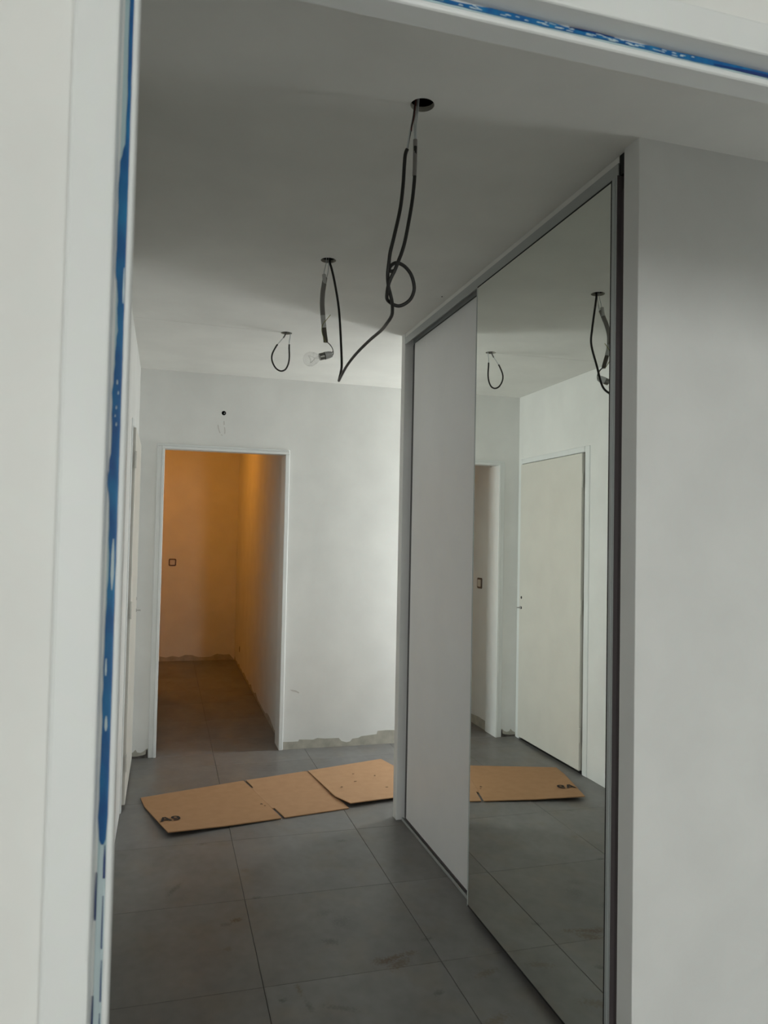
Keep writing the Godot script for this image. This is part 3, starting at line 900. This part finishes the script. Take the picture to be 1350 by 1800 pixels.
func build_details() -> void:
	# bare plaster foot of the end wall, right of the doorway, ragged top edge
	var o := thing("trim_1", "ragged bare plaster band along the foot of the white end wall", "plaster band", V(0.97, 0, 5.073), "", "structure")
	var st := tool()
	var edge := [[0.797, 0.052], [0.85, 0.05], [0.90, 0.05], [0.905, 0.062], [0.96, 0.060], [1.0, 0.056], [1.03, 0.066], [1.08, 0.060], [1.18, 0.058], [1.20, 0.036], [1.235, 0.026], [1.26, 0.030], [1.275, 0.048], [1.32, 0.052], [1.34, 0.062], [1.40, 0.066], [1.45, 0.070], [1.455, 0.092], [1.52, 0.094], [1.6, 0.09], [1.9, 0.08], [2.4, 0.085]]
	var pts: Array = []
	for e in edge:
		pts.append(V(e[0], e[1], 5.0732))
	pts.append(V(2.4, 0.0, 5.0732))
	pts.append(V(0.797, 0.0, 5.0732))
	prism(st, pts, Vector3(0, 0, 1), 0.001)
	obj("plaster_patch", st, M.plaster, o)
	# dirty chipped foot left of the doorway
	var q := thing("trim_2", "dirty chipped foot of the wall left of the doorway", "plaster band", V(-0.12, 0, 5.073), "", "structure")
	st = tool()
	prism(st, [V(-0.182, 0, 5.0732), V(-0.182, 0.028, 5.0732), V(-0.160, 0.040, 5.0732), V(-0.145, 0.056, 5.0732), V(-0.135, 0.038, 5.0732), V(-0.115, 0.034, 5.0732), V(-0.095, 0.042, 5.0732), V(-0.080, 0.056, 5.0732), V(-0.0695, 0.060, 5.0732), V(-0.0695, 0, 5.0732)], Vector3(0, 0, 1), 0.001)
	obj("plaster_patch", st, M.plaster, q)
	st = tool()
	prism(st, [V(-0.182, 0, 5.0726), V(-0.182, 0.014, 5.0726), V(-0.14, 0.012, 5.0726), V(-0.10, 0.018, 5.0726), V(-0.083, 0.024, 5.0726), V(-0.080, 0.050, 5.0726), V(-0.072, 0.052, 5.0726), V(-0.0695, 0, 5.0726)], Vector3(0, 0, 1), 0.0006)
	obj("gap", st, M.dirt, q)
	# unpainted feet inside the narrow room
	var t := thing("trim_3", "unpainted plaster foot round the narrow room", "plaster band", V(0.385, 0, 7.0), "", "structure")
	st = tool()
	var rng := RandomNumberGenerator.new()
	rng.seed = 8
	for side in [[-0.0292, 1.0, 6.99], [0.7992, -1.0, 8.82]]:
		pts = []
		var d := 5.26
		while d < side[2]:
			pts.append(V(side[0], rng.randf_range(0.06, 0.085) if side[1] > 0 else rng.randf_range(0.02, 0.055), d))
			d += 0.13
		pts.append(V(side[0], 0.0, side[2]))
		pts.append(V(side[0], 0.0, 5.26))
		prism(st, pts, Vector3(side[1], 0, 0), 0.0007)
	pts = []
	var xx := -0.028
	while xx < 0.8:
		pts.append(V(xx, rng.randf_range(0.035, 0.075), 8.8292))
		xx += 0.07
	pts.append(V(0.799, 0.0, 8.8292))
	pts.append(V(-0.028, 0.0, 8.8292))
	prism(st, pts, Vector3(0, 0, 1), 0.0007)
	obj("plaster_patch", st, M.plaster, t)
	# white wire stub in the small hole over the doorway, and scraped filler below it
	var s := thing("wire_stub", "white wire stub in the small hole above the doorway", "wire", V(0.35, 2.243, 5.07))
	strand(s, "wire", [V(0.352, 2.246, 5.12), V(0.352, 2.244, 5.075), V(0.351, 2.240, 5.068)], 0.003, M.wire_white)
	var sc := thing("trim_4", "faint scraped filler marks on the wall above the doorway", "wall mark", V(0.34, 2.12, 5.073), "", "structure")
	st = tool()
	for line in [[[0.312, 2.163], [0.314, 2.145], [0.319, 2.128], [0.327, 2.108]], [[0.355, 2.150], [0.358, 2.125], [0.357, 2.105]], [[0.350, 2.19], [0.352, 2.165]], [[0.335, 2.10], [0.342, 2.092]]]:
		var wdt := 0.003
		var up: Array = []
		for p in line:
			up.append(V(p[0] - wdt, p[1], 5.0734))
		for k in range(line.size() - 1, -1, -1):
			up.append(V(line[k][0] + wdt, line[k][1], 5.0734))
		prism(st, up, Vector3(0, 0, 1), 0.0006)
	obj("scrape", st, M.scuff, sc)
	var sm := tool()
	prism(sm, [V(0.835, 0.40, 5.0735), V(0.85, 0.388, 5.0735), V(0.875, 0.382, 5.0735), V(0.895, 0.372, 5.0735), V(0.90, 0.378, 5.0735), V(0.878, 0.392, 5.0735), V(0.855, 0.398, 5.0735)], Vector3(0, 0, 1), 0.0005)
	obj("scuff", sm, M.scuff, sc)
	# small switches in the narrow room
	wall_plate(V(0.082, 1.111, 8.829), Vector3(0, 0, 1), "small square switch on the end wall of the orange-lit room")
	wall_plate(V(-0.029, 1.10, 5.40), Vector3(1, 0, 0), "square switch just inside the doorway, seen in the mirror")
	# loose socket hole low on the right wall of the room
	var so := thing("socket_hole", "small dark socket hole low on the room's right wall", "socket hole", V(0.799, 0.2, 8.25))
	st = tool()
	lathe(st, V(0.802, 0.205, 8.25), Vector3.LEFT, [[0, 0], [0.0, 0.032], [0.003, 0.033], [0.004, 0.031], [0.004, 0.0]], 18)
	obj("box", st, M.switch_rim, so)
	# nail in the ceiling by the top track
	var nl := thing("ceiling_nail", "tiny dark nail head in the ceiling beside the top track", "nail", V(1.135, 2.5, 3.06))
	st = tool()
	lathe(st, V(1.135, 2.501, 3.07), Vector3.DOWN, [[0, 0], [0, 0.0035], [0.0025, 0.0035], [0.0032, 0.002], [0.0032, 0]], 12)
	obj("nail_head", st, M.seal, nl)
	# faint filled joint in the ceiling at the far hole
	var fj := thing("trim_5", "faint filled joint in the ceiling beside the farthest hole", "ceiling joint", V(0.2, 2.5, 3.9), "", "structure")
	st = tool()
	prism(st, [V(-0.18, 2.4996, 3.874), V(0.549, 2.4996, 3.901), V(0.549, 2.4996, 3.905), V(-0.18, 2.4996, 3.878)], Vector3.DOWN, 0.0008)
	obj("filler", st, M.joint, fj)
	# warm bulb of the narrow room, above the doorway head
	var lp := thing("ceiling_bulb", "warm bare bulb round the corner at the end of the narrow room", "light bulb", V(-0.24, 2.5, 7.35))
	strand(lp, "cord", [V(-0.24, 2.5, 7.35), V(-0.24, 2.42, 7.35)], 0.003, M.cable)
	st = tool()
	lathe(st, V(-0.24, 2.43, 7.35), Vector3.DOWN, [[0, 0], [0, 0.014], [0.03, 0.016], [0.03, 0]], 16)
	obj("lamp_holder", st, M.socket, lp)
	st = tool()
	var prof: Array = [[0.03, 0.013]]
	for k in 11:
		var an := lerpf(-1.0, PI / 2, k / 10.0)
		prof.append([0.066 + sin(an) * 0.03, cos(an) * 0.03])
	lathe(st, V(-0.24, 2.43, 7.35), Vector3.DOWN, prof, 20)
	var em := mat(Color(1, 0.75, 0.45), 0.4)
	em.emission_enabled = true
	em.emission = Color(1.0, 0.55, 0.2)
	em.emission_energy_multiplier = 2.0
	obj("glowing_globe", st, em, lp)
	var li := OmniLight3D.new()
	li.name = "bulb_light"
	li.light_color = Color(1.0, 0.69, 0.23)
	li.light_energy = 0.0062
	li.light_size = 0.05
	li.omni_range = 12.0
	li.omni_attenuation = 2.0
	li.shadow_enabled = true
	li.position = Vector3(0, -0.136, 0)
	lp.add_child(li)

func wall_plate(at: Vector3, n: Vector3, label: String) -> void:
	var o := thing("wall_switch", label, "switch", at)
	var ux := Vector3.UP.cross(n).normalized()
	var parts := [[0.041, 0.0, 0.007, M.switch_rim, "plate"], [0.027, 0.006, 0.004, M.switch_plate, "rocker"]]
	for p in parts:
		var st := tool()
		var h: float = p[0]
		var c := h * 0.2
		var pts: Array = []
		for k in [[-1, -1, 0], [1, -1, 1], [1, 1, 0], [-1, 1, 1]]:
			var a: Vector3 = at + n * (p[1] + p[2])
			if k[2] == 0:
				pts.append(a + ux * (h * k[0]) + Vector3.UP * ((h - c) * k[1]))
				pts.append(a + ux * ((h - c) * k[0]) + Vector3.UP * (h * k[1]))
			else:
				pts.append(a + ux * ((h - c) * k[0]) + Vector3.UP * (h * k[1]))
				pts.append(a + ux * (h * k[0]) + Vector3.UP * ((h - c) * k[1]))
		# order the eight corners round the plate
		pts.sort_custom(func(i: Vector3, j: Vector3) -> bool: return atan2((i - at).dot(Vector3.UP), (i - at).dot(ux)) < atan2((j - at).dot(Vector3.UP), (j - at).dot(ux)))
		prism(st, pts, n, p[2])
		obj(p[4], st, p[3], o)
